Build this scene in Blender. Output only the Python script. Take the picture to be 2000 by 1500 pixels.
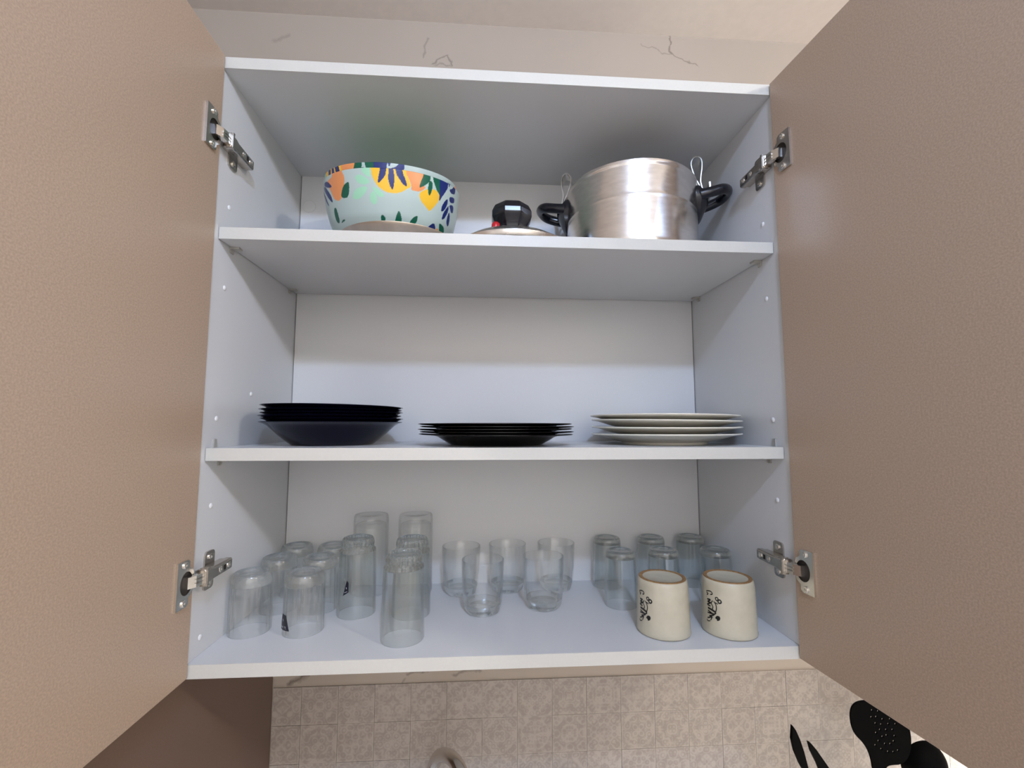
import bpy, bmesh, math, random
import numpy as np
from mathutils import Vector, Matrix, Quaternion
from mathutils.geometry import tessellate_polygon

for o in list(bpy.data.objects):
    bpy.data.objects.remove(o)
SC = bpy.context.scene
COL = SC.collection
random.seed(7)
PI = math.pi

# ------------------------------------------------------------ camera
# axes: x to the right, y into the cabinet (front edge of carcass at y = 0), z up (underside of carcass at z = 0)
cam_d = bpy.data.cameras.new('camera')
cam_d.sensor_width = 36.0
cam_d.lens = 36.0 * 898.41 / 2000.0
cam_d.clip_start = 0.01
cam = bpy.data.objects.new('camera', cam_d)
COL.objects.link(cam)
_r = Vector((0.99784258, -0.06564348, 0.00106045))
_u = Vector((-0.0070096, -0.09046452, 0.99587501))
_f = Vector((0.06527677, 0.99373392, 0.09072949))
M = Matrix((_r, _u, -_f)).transposed().to_4x4()
M.translation = Vector((-0.0331, -0.6036, 0.3018))
cam.matrix_world = M
SC.camera = cam

# ------------------------------------------------------------ world, lamps, exposure
world = bpy.data.worlds.new('world')
SC.world = world
world.use_nodes = True
world.node_tree.nodes['Background'].inputs[0].default_value = (0.9, 0.95, 1.0, 1)
world.node_tree.nodes['Background'].inputs[1].default_value = 0.02
def lamp(name, loc, energy, radius, color):
    d = bpy.data.lights.new(name, 'POINT')
    d.energy = energy; d.shadow_soft_size = radius; d.color = color
    o = bpy.data.objects.new(name, d); COL.objects.link(o); o.location = loc
    return o
# two bulbs under the kitchen ceiling, behind the camera
lamp('ceiling_bulb', (0.10, -1.05, 1.085), 18.5, 0.03, (0.47, 0.65, 1.0))
lamp('ceiling_bulb', (1.15, -1.10, 1.06), 16.0, 0.04, (1.0, 0.96, 0.91))
# lamp of the cooker hood further along the wall, right of the frame
hood_d = bpy.data.lights.new('hood_lamp', 'SPOT'); hood_d.shadow_soft_size = 0.035; hood_d.energy = 24.0; hood_d.color = (1.0, 0.97, 0.92)
hood_d.spot_size = math.radians(98); hood_d.spot_blend = 0.55
hood = bpy.data.objects.new('hood_lamp', hood_d); COL.objects.link(hood); hood.location = (1.02, 0.05, 0.0)
# added unseen fill light, bounced off the wall behind the photographer
bounce_d = bpy.data.lights.new('bounce_fill', 'AREA'); bounce_d.shape = 'RECTANGLE'; bounce_d.size = 1.2; bounce_d.size_y = 0.12; bounce_d.energy = 26.0; bounce_d.color = (1.0, 1.0, 0.985)
bounce = bpy.data.objects.new('bounce_fill', bounce_d); COL.objects.link(bounce); bounce.location = (0.3, -1.7, 1.10)
bounce.rotation_euler = (math.radians(-58), 0, 0)
vs = SC.view_settings
vs.view_transform = 'Standard'; vs.look = 'None'; vs.gamma = 1.0; vs.use_curve_mapping = False
vs.exposure = 0.62
SC.cycles.use_adaptive_sampling = True
SC.cycles.adaptive_threshold = 0.03
SC.cycles.max_bounces = 8
SC.cycles.transparent_max_bounces = 24
SC.cycles.transmission_bounces = 8
SC.cycles.diffuse_bounces = 4
SC.cycles.sample_clamp_indirect = 4.0

# ------------------------------------------------------------ helpers
def link(o, parent=None):
    COL.objects.link(o)
    if parent is not None:
        o.parent = parent
    return o
def mk(name, verts, faces, mat, parent=None, smooth=False, auto=None):
    me = bpy.data.meshes.new(name)
    me.from_pydata([tuple(v) for v in verts], [], [tuple(f) for f in faces])
    bm = bmesh.new(); bm.from_mesh(me)
    bmesh.ops.recalc_face_normals(bm, faces=bm.faces)
    bm.to_mesh(me); bm.free()
    if mat: me.materials.append(mat)
    if smooth: me.polygons.foreach_set('use_smooth', [True] * len(me.polygons))
    if auto is not None:
        me.set_sharp_from_angle(angle=math.radians(auto))
    return link(bpy.data.objects.new(name, me), parent)
def empty(name, loc=(0, 0, 0)):
    o = bpy.data.objects.new(name, None); o.empty_display_size = 0.02
    o.location = loc
    return link(o)
def tag(o, label=None, cat=None, group=None, kind=None):
    if label: o['label'] = label
    if cat: o['category'] = cat
    if group: o['group'] = group
    if kind: o['kind'] = kind
    return o
def boxv(x0, x1, y0, y1, z0, z1):
    v = [(x, y, z) for x in (x0, x1) for y in (y0, y1) for z in (z0, z1)]
    f = [(0, 1, 3, 2), (4, 6, 7, 5), (0, 4, 5, 1), (2, 3, 7, 6), (0, 2, 6, 4), (1, 5, 7, 3)]
    return v, f
def box(name, x0, x1, y0, y1, z0, z1, mat, parent=None, bevel=0.0, seg=2):
    v, f = boxv(x0, x1, y0, y1, z0, z1)
    o = mk(name, v, f, mat, parent)
    if bevel > 0:
        bm = bmesh.new(); bm.from_mesh(o.data)
        bmesh.ops.bevel(bm, geom=list(bm.edges), offset=bevel, segments=seg, profile=0.5, affect='EDGES')
        bm.to_mesh(o.data); bm.free()
        o.data.polygons.foreach_set('use_smooth', [True] * len(o.data.polygons))
        o.data.set_sharp_from_angle(angle=math.radians(40))
    return o
def lathe(prof, n=64, mod=None):
    """prof: list of (r, z); r = 0 makes a pole.  mod(r, z, theta) -> r"""
    verts, faces, rings = [], [], []
    for r, z in prof:
        if r <= 1e-9:
            rings.append([len(verts)]); verts.append((0, 0, z))
        else:
            ids = []
            for k in range(n):
                t = 2 * PI * k / n
                rr = mod(r, z, t) if mod else r
                ids.append(len(verts)); verts.append((rr * math.cos(t), rr * math.sin(t), z))
            rings.append(ids)
    for a, b in zip(rings[:-1], rings[1:]):
        if len(a) == 1 and len(b) == 1: continue
        for k in range(n):
            k2 = (k + 1) % n
            if len(a) == 1: faces.append((a[0], b[k2], b[k]))
            elif len(b) == 1: faces.append((a[k], a[k2], b[0]))
            else: faces.append((a[k], a[k2], b[k2], b[k]))
    return verts, faces
def turned(name, prof, mat, parent=None, n=64, mod=None, auto=50, loc=None):
    v, f = lathe(prof, n, mod)
    o = mk(name, v, f, mat, parent, True, auto)
    if loc: o.location = loc
    return o
def arc(cx, cz, r, a0, a1, n):
    return [(cx + r * math.cos(math.radians(a0 + (a1 - a0) * i / n)), cz + r * math.sin(math.radians(a0 + (a1 - a0) * i / n))) for i in range(n + 1)]
def smooth_path(pts, sub=6, closed=False):
    P = [Vector(p) for p in pts]; out = []; n = len(P)
    rng = range(n) if closed else range(n - 1)
    for i in rng:
        p0 = P[(i - 1) % n] if (closed or i > 0) else P[0]
        p1 = P[i]; p2 = P[(i + 1) % n]
        p3 = P[(i + 2) % n] if (closed or i + 2 < n) else P[-1]
        for s in range(sub):
            t = s / sub
            out.append(0.5 * ((2 * p1) + (p2 - p0) * t + (2 * p0 - 5 * p1 + 4 * p2 - p3) * t * t + (3 * p1 - p0 - 3 * p2 + p3) * t ** 3))
    if not closed: out.append(P[-1])
    return out
def sweep(path, ra, rb=None, n=12, up=(0, 0, 1), closed=False):
    """tube with an elliptical section: ra across, rb along 'up'"""
    path = [Vector(p) for p in path]; N = len(path); verts = []; faces = []
    up = Vector(up)
    for i, p in enumerate(path):
        if closed: t = (path[(i + 1) % N] - path[i - 1])
        else: t = path[min(i + 1, N - 1)] - path[max(i - 1, 0)]
        t.normalize()
        a = t.cross(up)
        if a.length < 1e-4: a = t.cross(Vector((1, 0, 0.01)))
        a.normalize(); b = a.cross(t)
        A = ra[i] if isinstance(ra, (list, tuple)) else ra
        B = A if rb is None else (rb[i] if isinstance(rb, (list, tuple)) else rb)
        for k in range(n):
            w = 2 * PI * k / n
            verts.append(p + a * (A * math.cos(w)) + b * (B * math.sin(w)))
    for i in range(N if closed else N - 1):
        j = (i + 1) % N
        for k in range(n):
            k2 = (k + 1) % n
            faces.append((i * n + k, i * n + k2, j * n + k2, j * n + k))
    if not closed:
        faces.append(tuple(range(n - 1, -1, -1))); faces.append(tuple((N - 1) * n + k for k in range(n)))
    return verts, faces
def plate_extrude(loops, thick, to3d):
    """a flat plate with holes; loops[0] outline, others holes, 2-D; to3d(u, v, w)"""
    tri = tessellate_polygon([[Vector((u, v, 0)) for u, v in lp] for lp in loops])
    flat = [p for lp in loops for p in lp]; n = len(flat)
    verts = [to3d(u, v, 0) for u, v in flat] + [to3d(u, v, thick) for u, v in flat]
    faces = [tuple(t) for t in tri] + [tuple(n + i for i in reversed(t)) for t in tri]
    k = 0
    for lp in loops:
        m = len(lp)
        for i in range(m):
            j = (i + 1) % m
            faces.append((k + i, k + j, n + k + j, n + k + i))
        k += m
    return verts, faces
def join_geo(*vf):
    V, F = [], []
    for v, f in vf:
        b = len(V); V += list(v); F += [tuple(i + b for i in q) for q in f]
    return V, F
def copy_tree(o, parent=None):
    c = o.copy(); link(c)
    if parent is not None: c.parent = parent
    for ch in list(o.children): copy_tree(ch, c)
    return c

# ------------------------------------------------------------ materials
def base_mat(name):
    m = bpy.data.materials.new(name); m.use_nodes = True
    nt = m.node_tree; nt.nodes.clear()
    out = nt.nodes.new('ShaderNodeOutputMaterial'); b = nt.nodes.new('ShaderNodeBsdfPrincipled')
    nt.links.new(b.outputs[0], out.inputs[0])
    return m, nt, b, out
def setp(b, color=None, rough=None, metal=None, spec=None, **kw):
    if color is not None: b.inputs['Base Color'].default_value = (*color, 1)
    if rough is not None: b.inputs['Roughness'].default_value = rough
    if metal is not None: b.inputs['Metallic'].default_value = metal
    if spec is not None: b.inputs['Specular IOR Level'].default_value = spec
    for k, v in kw.items(): b.inputs[k].default_value = v
def noise_mix(nt, b, c1, c2, scale, detail=3, bump=0.0, rough_var=None, lo=0.35, hi=0.65, vec=None):
    tc = nt.nodes.new('ShaderNodeTexCoord'); nz = nt.nodes.new('ShaderNodeTexNoise')
    nz.inputs['Scale'].default_value = scale; nz.inputs['Detail'].default_value = detail
    if vec:
        mp = nt.nodes.new('ShaderNodeMapping'); mp.inputs['Scale'].default_value = vec
        nt.links.new(tc.outputs['Object'], mp.inputs[0]); nt.links.new(mp.outputs[0], nz.inputs['Vector'])
    else:
        nt.links.new(tc.outputs['Object'], nz.inputs['Vector'])
    r = nt.nodes.new('ShaderNodeValToRGB')
    r.color_ramp.elements[0].position = lo; r.color_ramp.elements[1].position = hi
    r.color_ramp.elements[0].color = (*c1, 1); r.color_ramp.elements[1].color = (*c2, 1)
    nt.links.new(nz.outputs['Fac'], r.inputs[0]); nt.links.new(r.outputs[0], b.inputs['Base Color'])
    if bump:
        bp = nt.nodes.new('ShaderNodeBump'); bp.inputs['Strength'].default_value = bump; bp.inputs['Distance'].default_value = 0.0004
        nt.links.new(nz.outputs['Fac'], bp.inputs['Height']); nt.links.new(bp.outputs[0], b.inputs['Normal'])
    return nz
def simple(name, color, rough, metal=0.0, spec=0.5, var=0.06, scale=60, bump=0.0, **kw):
    m, nt, b, _ = base_mat(name)
    setp(b, color, rough, metal, spec, **kw)
    c1 = tuple(c * (1 - var) for c in color); c2 = tuple(min(1, c * (1 + var)) for c in color)
    noise_mix(nt, b, c1, c2, scale, bump=bump)
    return m
WHITE = simple('white_laminate', (0.67, 0.672, 0.675), 0.32, spec=0.45, var=0.012, scale=900, bump=0.05)
EDGE = simple('white_edge_band', (0.60, 0.585, 0.535), 0.4, spec=0.4, var=0.01, scale=300)
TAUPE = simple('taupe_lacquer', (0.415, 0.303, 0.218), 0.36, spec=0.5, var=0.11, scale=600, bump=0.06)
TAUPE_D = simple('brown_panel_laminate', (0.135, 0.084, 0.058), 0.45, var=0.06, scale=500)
PAINT = simple('cream_paint', (0.82, 0.79, 0.76), 0.8, var=0.02, scale=40)
CEIL = simple('ceiling_paint', (0.90, 0.82, 0.745), 0.85, var=0.015, scale=60)
FLOORM = simple('floor_tile', (0.66, 0.62, 0.58), 0.5, var=0.08, scale=12)
STEEL = simple('nickel_plated_steel', (0.56, 0.52, 0.47), 0.26, metal=1.0, var=0.05, scale=400)
STEEL_B = simple('bright_nickel', (0.80, 0.77, 0.72), 0.22, metal=1.0, var=0.03, scale=400)
RECESS_SHADE = simple('painted_recess_shade', (0.035, 0.028, 0.024), 0.4, metal=0.6, var=0.1, scale=300)  # shade of the deep hinge openings put into the colour
CHROME = simple('chrome', (0.66, 0.63, 0.60), 0.18, metal=1.0, var=0.03, scale=200)
BLACKP = simple('black_bakelite', (0.006, 0.006, 0.010), 0.22, spec=0.5, var=0.1, scale=80)
BLACKN = simple('black_nylon', (0.0015, 0.0015, 0.0015), 0.6, spec=0.04, var=0.1, scale=80)
REDP = simple('red_valve_plastic', (0.5, 0.012, 0.02), 0.25, var=0.05)
NAVYC = simple('black_navy_glazed_ware', (0.0025, 0.0025, 0.011), 0.12, spec=0.16, var=0.08, scale=30)
BLACKC = simple('black_glazed_ware', (0.002, 0.002, 0.003), 0.12, spec=0.25, var=0.08, scale=30)
CREAMW = simple('ivory_glazed_ware', (0.80, 0.76, 0.66), 0.18, var=0.02, scale=40)
MUGC = simple('cream_stoneware', (0.52, 0.475, 0.36), 0.22, var=0.035, scale=70)
MUGR = simple('bare_brown_clay', (0.25, 0.135, 0.05), 0.7, var=0.2, scale=300)
INK = simple('black_ink', (0.006, 0.005, 0.005), 0.4, var=0.02)
STICK = simple('dark_label_film', (0.004, 0.004, 0.012), 0.35, var=0.05)
STICKW = simple('white_label_print', (0.7, 0.68, 0.72), 0.5, var=0.02)
PLUG = simple('white_plastic_plug', (0.85, 0.85, 0.85), 0.3, var=0.01)
STONE = simple('worktop_stone', (0.80, 0.78, 0.75), 0.4, var=0.1, scale=90)

def alu(name, c, rough, stretch):
    m, nt, b, _ = base_mat(name)
    setp(b, c, rough, 1.0)
    nz = noise_mix(nt, b, tuple(x * .93 for x in c), tuple(min(1, x * 1.05) for x in c), 60, detail=6, bump=0.10, vec=stretch)
    mr = nt.nodes.new('ShaderNodeMapRange'); mr.inputs['To Min'].default_value = rough - 0.06; mr.inputs['To Max'].default_value = rough + 0.08
    nt.links.new(nz.outputs['Fac'], mr.inputs['Value']); nt.links.new(mr.outputs[0], b.inputs['Roughness'])
    return m
ALU = alu('scuffed_aluminium', (0.82, 0.79, 0.76), 0.20, (1, 1, 3))
LIDM = alu('brushed_lid_metal', (0.72, 0.68, 0.63), 0.25, (1, 1, 1))
DISHM = alu('dull_dish_metal', (0.55, 0.47, 0.39), 0.3, (1, 1, 1))

def glass(name, tint, mixf, rough=0.0, lo=0.35, mn=0.015):
    """clear pressed glass: mostly see-through, with a share of refraction and a fresnel gloss"""
    m = bpy.data.materials.new(name); m.use_nodes = True
    nt = m.node_tree; nt.nodes.clear()
    out = nt.nodes.new('ShaderNodeOutputMaterial')
    tr = nt.nodes.new('ShaderNodeBsdfTransparent'); tr.inputs[0].default_value = (*tint, 1)
    gl = nt.nodes.new('ShaderNodeBsdfGlass'); gl.inputs['IOR'].default_value = 1.48; gl.inputs['Roughness'].default_value = rough
    gl.inputs['Color'].default_value = (*tint, 1)
    gs = nt.nodes.new('ShaderNodeBsdfGlossy'); gs.inputs['Roughness'].default_value = 0.09
    m1 = nt.nodes.new('ShaderNodeMixShader')
    lw = nt.nodes.new('ShaderNodeLayerWeight'); lw.inputs['Blend'].default_value = 0.5
    mr = nt.nodes.new('ShaderNodeMapRange'); mr.inputs['From Min'].default_value = lo; mr.inputs['From Max'].default_value = 0.98
    mr.inputs['To Min'].default_value = mn; mr.inputs['To Max'].default_value = mixf
    nt.links.new(lw.outputs['Facing'], mr.inputs['Value']); nt.links.new(mr.outputs[0], m1.inputs[0])
    m2 = nt.nodes.new('ShaderNodeMixShader')
    nt.links.new(tr.outputs[0], m1.inputs[1]); nt.links.new(gl.outputs[0], m1.inputs[2])
    pw = nt.nodes.new('ShaderNodeMath'); pw.operation = 'POWER'; pw.inputs[1].default_value = 4.0
    mul = nt.nodes.new('ShaderNodeMath'); mul.operation = 'MULTIPLY_ADD'; mul.inputs[1].default_value = 0.7; mul.inputs[2].default_value = 0.055
    nt.links.new(lw.outputs['Facing'], pw.inputs[0]); nt.links.new(pw.outputs[0], mul.inputs[0]); nt.links.new(mul.outputs[0], m2.inputs[0])
    nt.links.new(m1.outputs[0], m2.inputs[1]); nt.links.new(gs.outputs[0], m2.inputs[2])
    nt.links.new(m2.outputs[0], out.inputs[0])
    return m
GLASS = glass('clear_glass', (0.990, 0.994, 0.992), 0.75, 0.0, 0.45)
GLASS_CUT = glass('thick_clear_glass', (0.975, 0.985, 0.98), 0.8, 0.0, 0.0, 0.45)
GLASS_CUTG = glass('thick_grey_glass', (0.90, 0.915, 0.905), 0.9, 0.0, 0.0, 0.55)
GLASS_G = glass('grey_clear_glass', (0.962, 0.972, 0.968), 0.85, 0.0, 0.5)
PINM = simple('milky_plastic', (0.62, 0.60, 0.55), 0.3, var=0.03, **{'Transmission Weight': 0.35})

# marble with a few drawn veins, and printed tiles
def math_node(nt, op, a, b=None, c=None):
    n = nt.nodes.new('ShaderNodeMath'); n.operation = op
    for i, s in enumerate((a, b, c)):
        if s is None: continue
        if isinstance(s, (int, float)): n.inputs[i].default_value = s
        else: nt.links.new(s, n.inputs[i])
    return n.outputs[0]
def marble(name, veins):
    m, nt, b, _ = base_mat(name)
    setp(b, None, 0.3, 0.0, 0.4)
    tc = nt.nodes.new('ShaderNodeTexCoord')
    nz = nt.nodes.new('ShaderNodeTexNoise'); nz.inputs['Scale'].default_value = 40; nz.inputs['Detail'].default_value = 4
    nt.links.new(tc.outputs['Object'], nz.inputs['Vector'])
    sub = nt.nodes.new('ShaderNodeVectorMath'); sub.operation = 'MULTIPLY_ADD'
    nt.links.new(nz.outputs['Color'], sub.inputs[0]); sub.inputs[1].default_value = (0.03, 0, 0.03)
    nt.links.new(tc.outputs['Object'], sub.inputs[2])
    sx = nt.nodes.new('ShaderNodeSeparateXYZ'); nt.links.new(sub.outputs[0], sx.inputs[0])
    X, Z = sx.outputs[0], sx.outputs[2]
    total = None
    for (x0, z0, x1, z1, w, a) in veins:
        x0 += .015; z0 += .015; x1 += .015; z1 += .015
        dx, dz = x1 - x0, z1 - z0; L2 = dx * dx + dz * dz
        px = math_node(nt, 'SUBTRACT', X, x0); pz = math_node(nt, 'SUBTRACT', Z, z0)
        t = math_node(nt, 'MULTIPLY_ADD', px, dx / L2, math_node(nt, 'MULTIPLY', pz, dz / L2))
        t = math_node(nt, 'MINIMUM', math_node(nt, 'MAXIMUM', t, 0.0), 1.0)
        ex = math_node(nt, 'SUBTRACT', px, math_node(nt, 'MULTIPLY', t, dx))
        ez = math_node(nt, 'SUBTRACT', pz, math_node(nt, 'MULTIPLY', t, dz))
        d = math_node(nt, 'SQRT', math_node(nt, 'ADD', math_node(nt, 'MULTIPLY', ex, ex), math_node(nt, 'MULTIPLY', ez, ez)))
        k = math_node(nt, 'MULTIPLY', math_node(nt, 'MAXIMUM', math_node(nt, 'SUBTRACT', 1.0, math_node(nt, 'DIVIDE', d, w)), 0.0), a)
        total = k if total is None else math_node(nt, 'MAXIMUM', total, k)
    n2 = nt.nodes.new('ShaderNodeTexNoise'); n2.inputs['Scale'].default_value = 3; n2.inputs['Detail'].default_value = 5
    nt.links.new(tc.outputs['Object'], n2.inputs['Vector'])
    mx = nt.nodes.new('ShaderNodeMix'); mx.data_type = 'RGBA'
    mx.inputs['A'].default_value = (0.43, 0.365, 0.30, 1); mx.inputs['B'].default_value = (0.49, 0.42, 0.35, 1)
    nt.links.new(n2.outputs['Fac'], mx.inputs['Factor'])
    mv = nt.nodes.new('ShaderNodeMix'); mv.data_type = 'RGBA'
    mv.inputs['B'].default_value = (0.07, 0.052, 0.042, 1)
    nt.links.new(total, mv.inputs['Factor']); nt.links.new(mx.outputs['Result'], mv.inputs['A'])
    nt.links.new(mv.outputs['Result'], b.inputs['Base Color'])
    return m
def tile_mat():
    m, nt, b, _ = base_mat('printed_ornament_tile')
    setp(b, None, 0.3, 0.0, 0.45)
    tc = nt.nodes.new('ShaderNodeTexCoord'); oi = nt.nodes.new('ShaderNodeObjectInfo')
    ab = nt.nodes.new('ShaderNodeVectorMath'); ab.operation = 'ABSOLUTE'
    nt.links.new(tc.outputs['Object'], ab.inputs[0])
    sx = nt.nodes.new('ShaderNodeSeparateXYZ'); nt.links.new(ab.outputs[0], sx.inputs[0])
    hi = math_node(nt, 'MAXIMUM', sx.outputs[0], sx.outputs[2]); lo = math_node(nt, 'MINIMUM', sx.outputs[0], sx.outputs[2])
    cb = nt.nodes.new('ShaderNodeCombineXYZ'); nt.links.new(hi, cb.inputs[0]); nt.links.new(lo, cb.inputs[1])
    nt.links.new(math_node(nt, 'MULTIPLY', oi.outputs['Random'], 7.0), cb.inputs[2])
    vo = nt.nodes.new('ShaderNodeTexVoronoi'); vo.feature = 'SMOOTH_F1'; vo.inputs['Scale'].default_value = 95
    nt.links.new(cb.outputs[0], vo.inputs['Vector'])
    vo.inputs['Smoothness'].default_value = 0.25
    band = math_node(nt, 'SINE', math_node(nt, 'MULTIPLY', vo.outputs['Distance'], 15.0))
    rad = math_node(nt, 'SQRT', math_node(nt, 'ADD', math_node(nt, 'MULTIPLY', hi, hi), math_node(nt, 'MULTIPLY', lo, lo)))
    rings = math_node(nt, 'SINE', math_node(nt, 'MULTIPLY_ADD', rad, 420.0, math_node(nt, 'MULTIPLY', oi.outputs['Random'], 30.0)))
    pat = math_node(nt, 'ADD', math_node(nt, 'MULTIPLY', band, 0.7), math_node(nt, 'MULTIPLY', rings, 0.3))
    fr = math_node(nt, 'GREATER_THAN', hi, 0.0298)
    wn = nt.nodes.new('ShaderNodeTexNoise'); wn.inputs['Scale'].default_value = 55; wn.inputs['Detail'].default_value = 5
    nt.links.new(tc.outputs['Object'], wn.inputs['Vector'])
    ramp = nt.nodes.new('ShaderNodeValToRGB')
    ramp.color_ramp.elements[0].position = 0.35; ramp.color_ramp.elements[1].position = 0.65
    ramp.color_ramp.elements[0].color = (0.325, 0.28, 0.242, 1); ramp.color_ramp.elements[1].color = (0.425, 0.37, 0.325, 1)
    v = math_node(nt, 'MULTIPLY_ADD', pat, 0.16, wn.outputs['Fac'])
    v = math_node(nt, 'ADD', v, math_node(nt, 'MULTIPLY', fr, 0.08))
    nt.links.new(v, ramp.inputs[0]); nt.links.new(ramp.outputs[0], b.inputs['Base Color'])
    return m
VEINS = [(-.15, 1.10, -.163, 1.062, .004, .35), (-.135, 1.048, -.108, 1.068, .003, .5), (-.108, 1.068, -.098, 1.046, .003, .5), (-.13, 1.046, -.10, 1.045, .003, .35),
         (-.46, 1.075, -.43, 1.092, .006, .25), (.365, 1.135, .372, 1.095, .0028, .6), (.372, 1.095, .30, 1.118, .0022, .35), (.372, 1.095, .425, 1.072, .0026, .5),
         (-.375, -.157, -.345, -.15, .007, .7), (-.165, -.15, -.135, -.144, .005, .5), (-.08, -.15, -.03, -.146, .005, .5), (-.17, -.16, -.185, -.21, .004, .35)]
MARBLE = marble('cream_marble', VEINS)
TILEM = tile_mat()

# ============================================================ SETTING
CEIL_Z, FLOOR_Z = 1.14, -1.45
WY = 0.292
def struct(o): return tag(o, kind='structure')
wall = struct(box('wall_back', -1.6, 2.4, WY, WY + .1, FLOOR_Z, CEIL_Z, MARBLE))
struct(box('ceiling', -1.7, 2.5, -2.7, WY + .1, CEIL_Z, CEIL_Z + .08, CEIL))
struct(box('floor', -1.7, 2.5, -2.7, WY + .1, FLOOR_Z - .08, FLOOR_Z, FLOORM))
struct(box('wall_left', -1.7, -1.6, -2.7, WY + .1, FLOOR_Z, CEIL_Z, PAINT))
struct(box('wall_right', 2.4, 2.5, -2.7, WY + .1, FLOOR_Z, CEIL_Z, PAINT))
struct(box('wall_front', -1.6, 2.4, -2.7, -2.6, FLOOR_Z, CEIL_Z, PAINT))
# printed tiles set proud of the marble, six rows under the cabinet
PT = 0.0645
tv, tf = boxv(-PT / 2 + .00022, PT / 2 - .00022, -.002, .0, -PT / 2 + .00022, PT / 2 - .00022)
tile0 = None
for r in range(6):
    for c in range(-9, 13):
        xc = 0.165 + (c + .5) * PT; zc = -.165 - (r + .5) * PT
        if xc - PT / 2 < -.402:
            if xc + PT / 2 > -.39:
                x1 = xc + PT / 2 - .0004
                cv0, cf0 = boxv(-.4012 - xc, x1 - xc, -.002, .0, -PT / 2 + .0004, PT / 2 - .0004)
                t = mk('tile', cv0, cf0, TILEM, wall); t.location = (xc, WY - .0003, zc)
            continue
        if tile0 is None:
            tile0 = mk('tile', tv, tf, TILEM, wall); t = tile0
        else:
            t = tile0.copy(); link(t, wall)
        t.location = (xc, WY - .0003 + random.uniform(-.0004, .0002), zc)
# worktop far below the cabinet
struct(box('countertop', -.40, 1.6, -.33, WY, -.60, -.56, STONE))

# ============================================================ CABINET
H, W2, T, D = 0.798, 0.384, 0.016, 0.2705
Z1, Z2 = 0.549, 0.257                      # undersides of the two shelves
cab = empty('wall_cabinet', (0, 0, 0))
tag(cab, 'open white wall cabinet with two shelves and taupe doors swung wide', 'cabinet')
XO = W2 + T
box('top_panel', -XO, XO, 0, D + .012, H - T, H, WHITE, cab, .0005, 1)
box('bottom_panel', -XO, XO, 0, D + .012, 0, T, WHITE, cab, .0005, 1)
back = box('back_panel', -W2 + .0014, W2 - .0014, D, D + .006, T, H - T, WHITE, cab)
sides = {}
for sg in (-1, 1):
    a, b = sorted((sg * W2, sg * XO))
    sides[sg] = box('side_panel', a, b, 0, D + .012, T, H - T, WHITE, cab, .0004, 1)
# front edge bands of the panels
box('edge_band', -XO, XO, -.0006, 0, H - T, H, EDGE, cab)
box('edge_band', -XO, XO, -.0006, 0, 0, T, EDGE, cab)
for sg in (-1, 1):
    a, b = sorted((sg * W2, sg * XO)); box('edge_band', a, b, -.0006, 0, T, H - T, EDGE, cab)
shelves = []
for z in (Z1, Z2):
    sh = box('shelf', -W2 + .001, W2 - .001, .0115, D - .004, z, z + T, WHITE, cab, .0004, 1)
    box('edge_band', -W2 + .001, W2 - .001, .0109, .0115, z, z + T, EDGE, sh)
    shelves.append(sh)
    for sg in (-1, 1):
        for y in (.044, .240):
            x = sg * W2
            v1 = boxv(min(x, x - sg * .013), max(x, x - sg * .013), y - .005, y + .005, z - .0028, z - .0002)
            v2 = boxv(min(x, x - sg * .0022), max(x, x - sg * .0022), y - .004, y + .004, z - .008, z - .0028)
            v, f = join_geo(v1, v2)
            if z == Z2 and y < .1:
                v3 = boxv(min(x, x - sg * .0018), max(x, x - sg * .0018), .027, .034, z + T, z + T + .011)
                v, f = join_geo((v, f), v3)
            mk('shelf_pin', v, f, PINM, sh)
plug_v, plug_f = lathe([(.0034, 0), (.0034, .0006), (.0026, .0013), (0, .0016)], 16)
for sg in (-1, 1):
    rx = Matrix.Rotation(-sg * PI / 2, 4, 'Y')
    spots = [(.033, .602), (.033, .4885), (.032, .311), (.031, .198)]
    spots += [(.12, .3494), (.024, .0373)] if sg < 0 else []
    for (y, z) in spots:
        o = mk('hole_plug', [rx @ Vector(p) for p in plug_v], plug_f, PLUG, sides[sg], True, 40)
        o.location = (sg * W2, y, z)
cv, cf = lathe([(.0125, 0), (.0125, .0004), (.0115, .0007), (.0113, .0004), (0, .0004)], 32)
rx = Matrix.Rotation(PI / 2, 4, 'X')
o = mk('cover_cap', [rx @ Vector(p) for p in cv], cf, WHITE, back, True, 30); o.location = (-.367, D, .722)

# doors, hinged at the sides
DW, DT = 0.397, 0.018
def door(sg, ang):
    v, f = boxv(0, DT, -DW, 0, .002, H - .001)     # inner face at local x = 0, hinge edge at y = 0
    o = mk('door', [(sg * x, y, z) for x, y, z in v], f, TAUPE, cab)
    bm = bmesh.new(); bm.from_mesh(o.data)
    bmesh.ops.bevel(bm, geom=list(bm.edges), offset=.0012, segments=2, profile=.5, affect='EDGES')
    bm.to_mesh(o.data); bm.free()
    o.rotation_euler.z = sg * math.radians(ang)
    o.location = (sg * .3802, -.0032, 0)
    return o
DANG = {-1: 0.0, 1: 4.64}
doors = {sg: door(sg, DANG[sg]) for sg in (-1, 1)}

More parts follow.
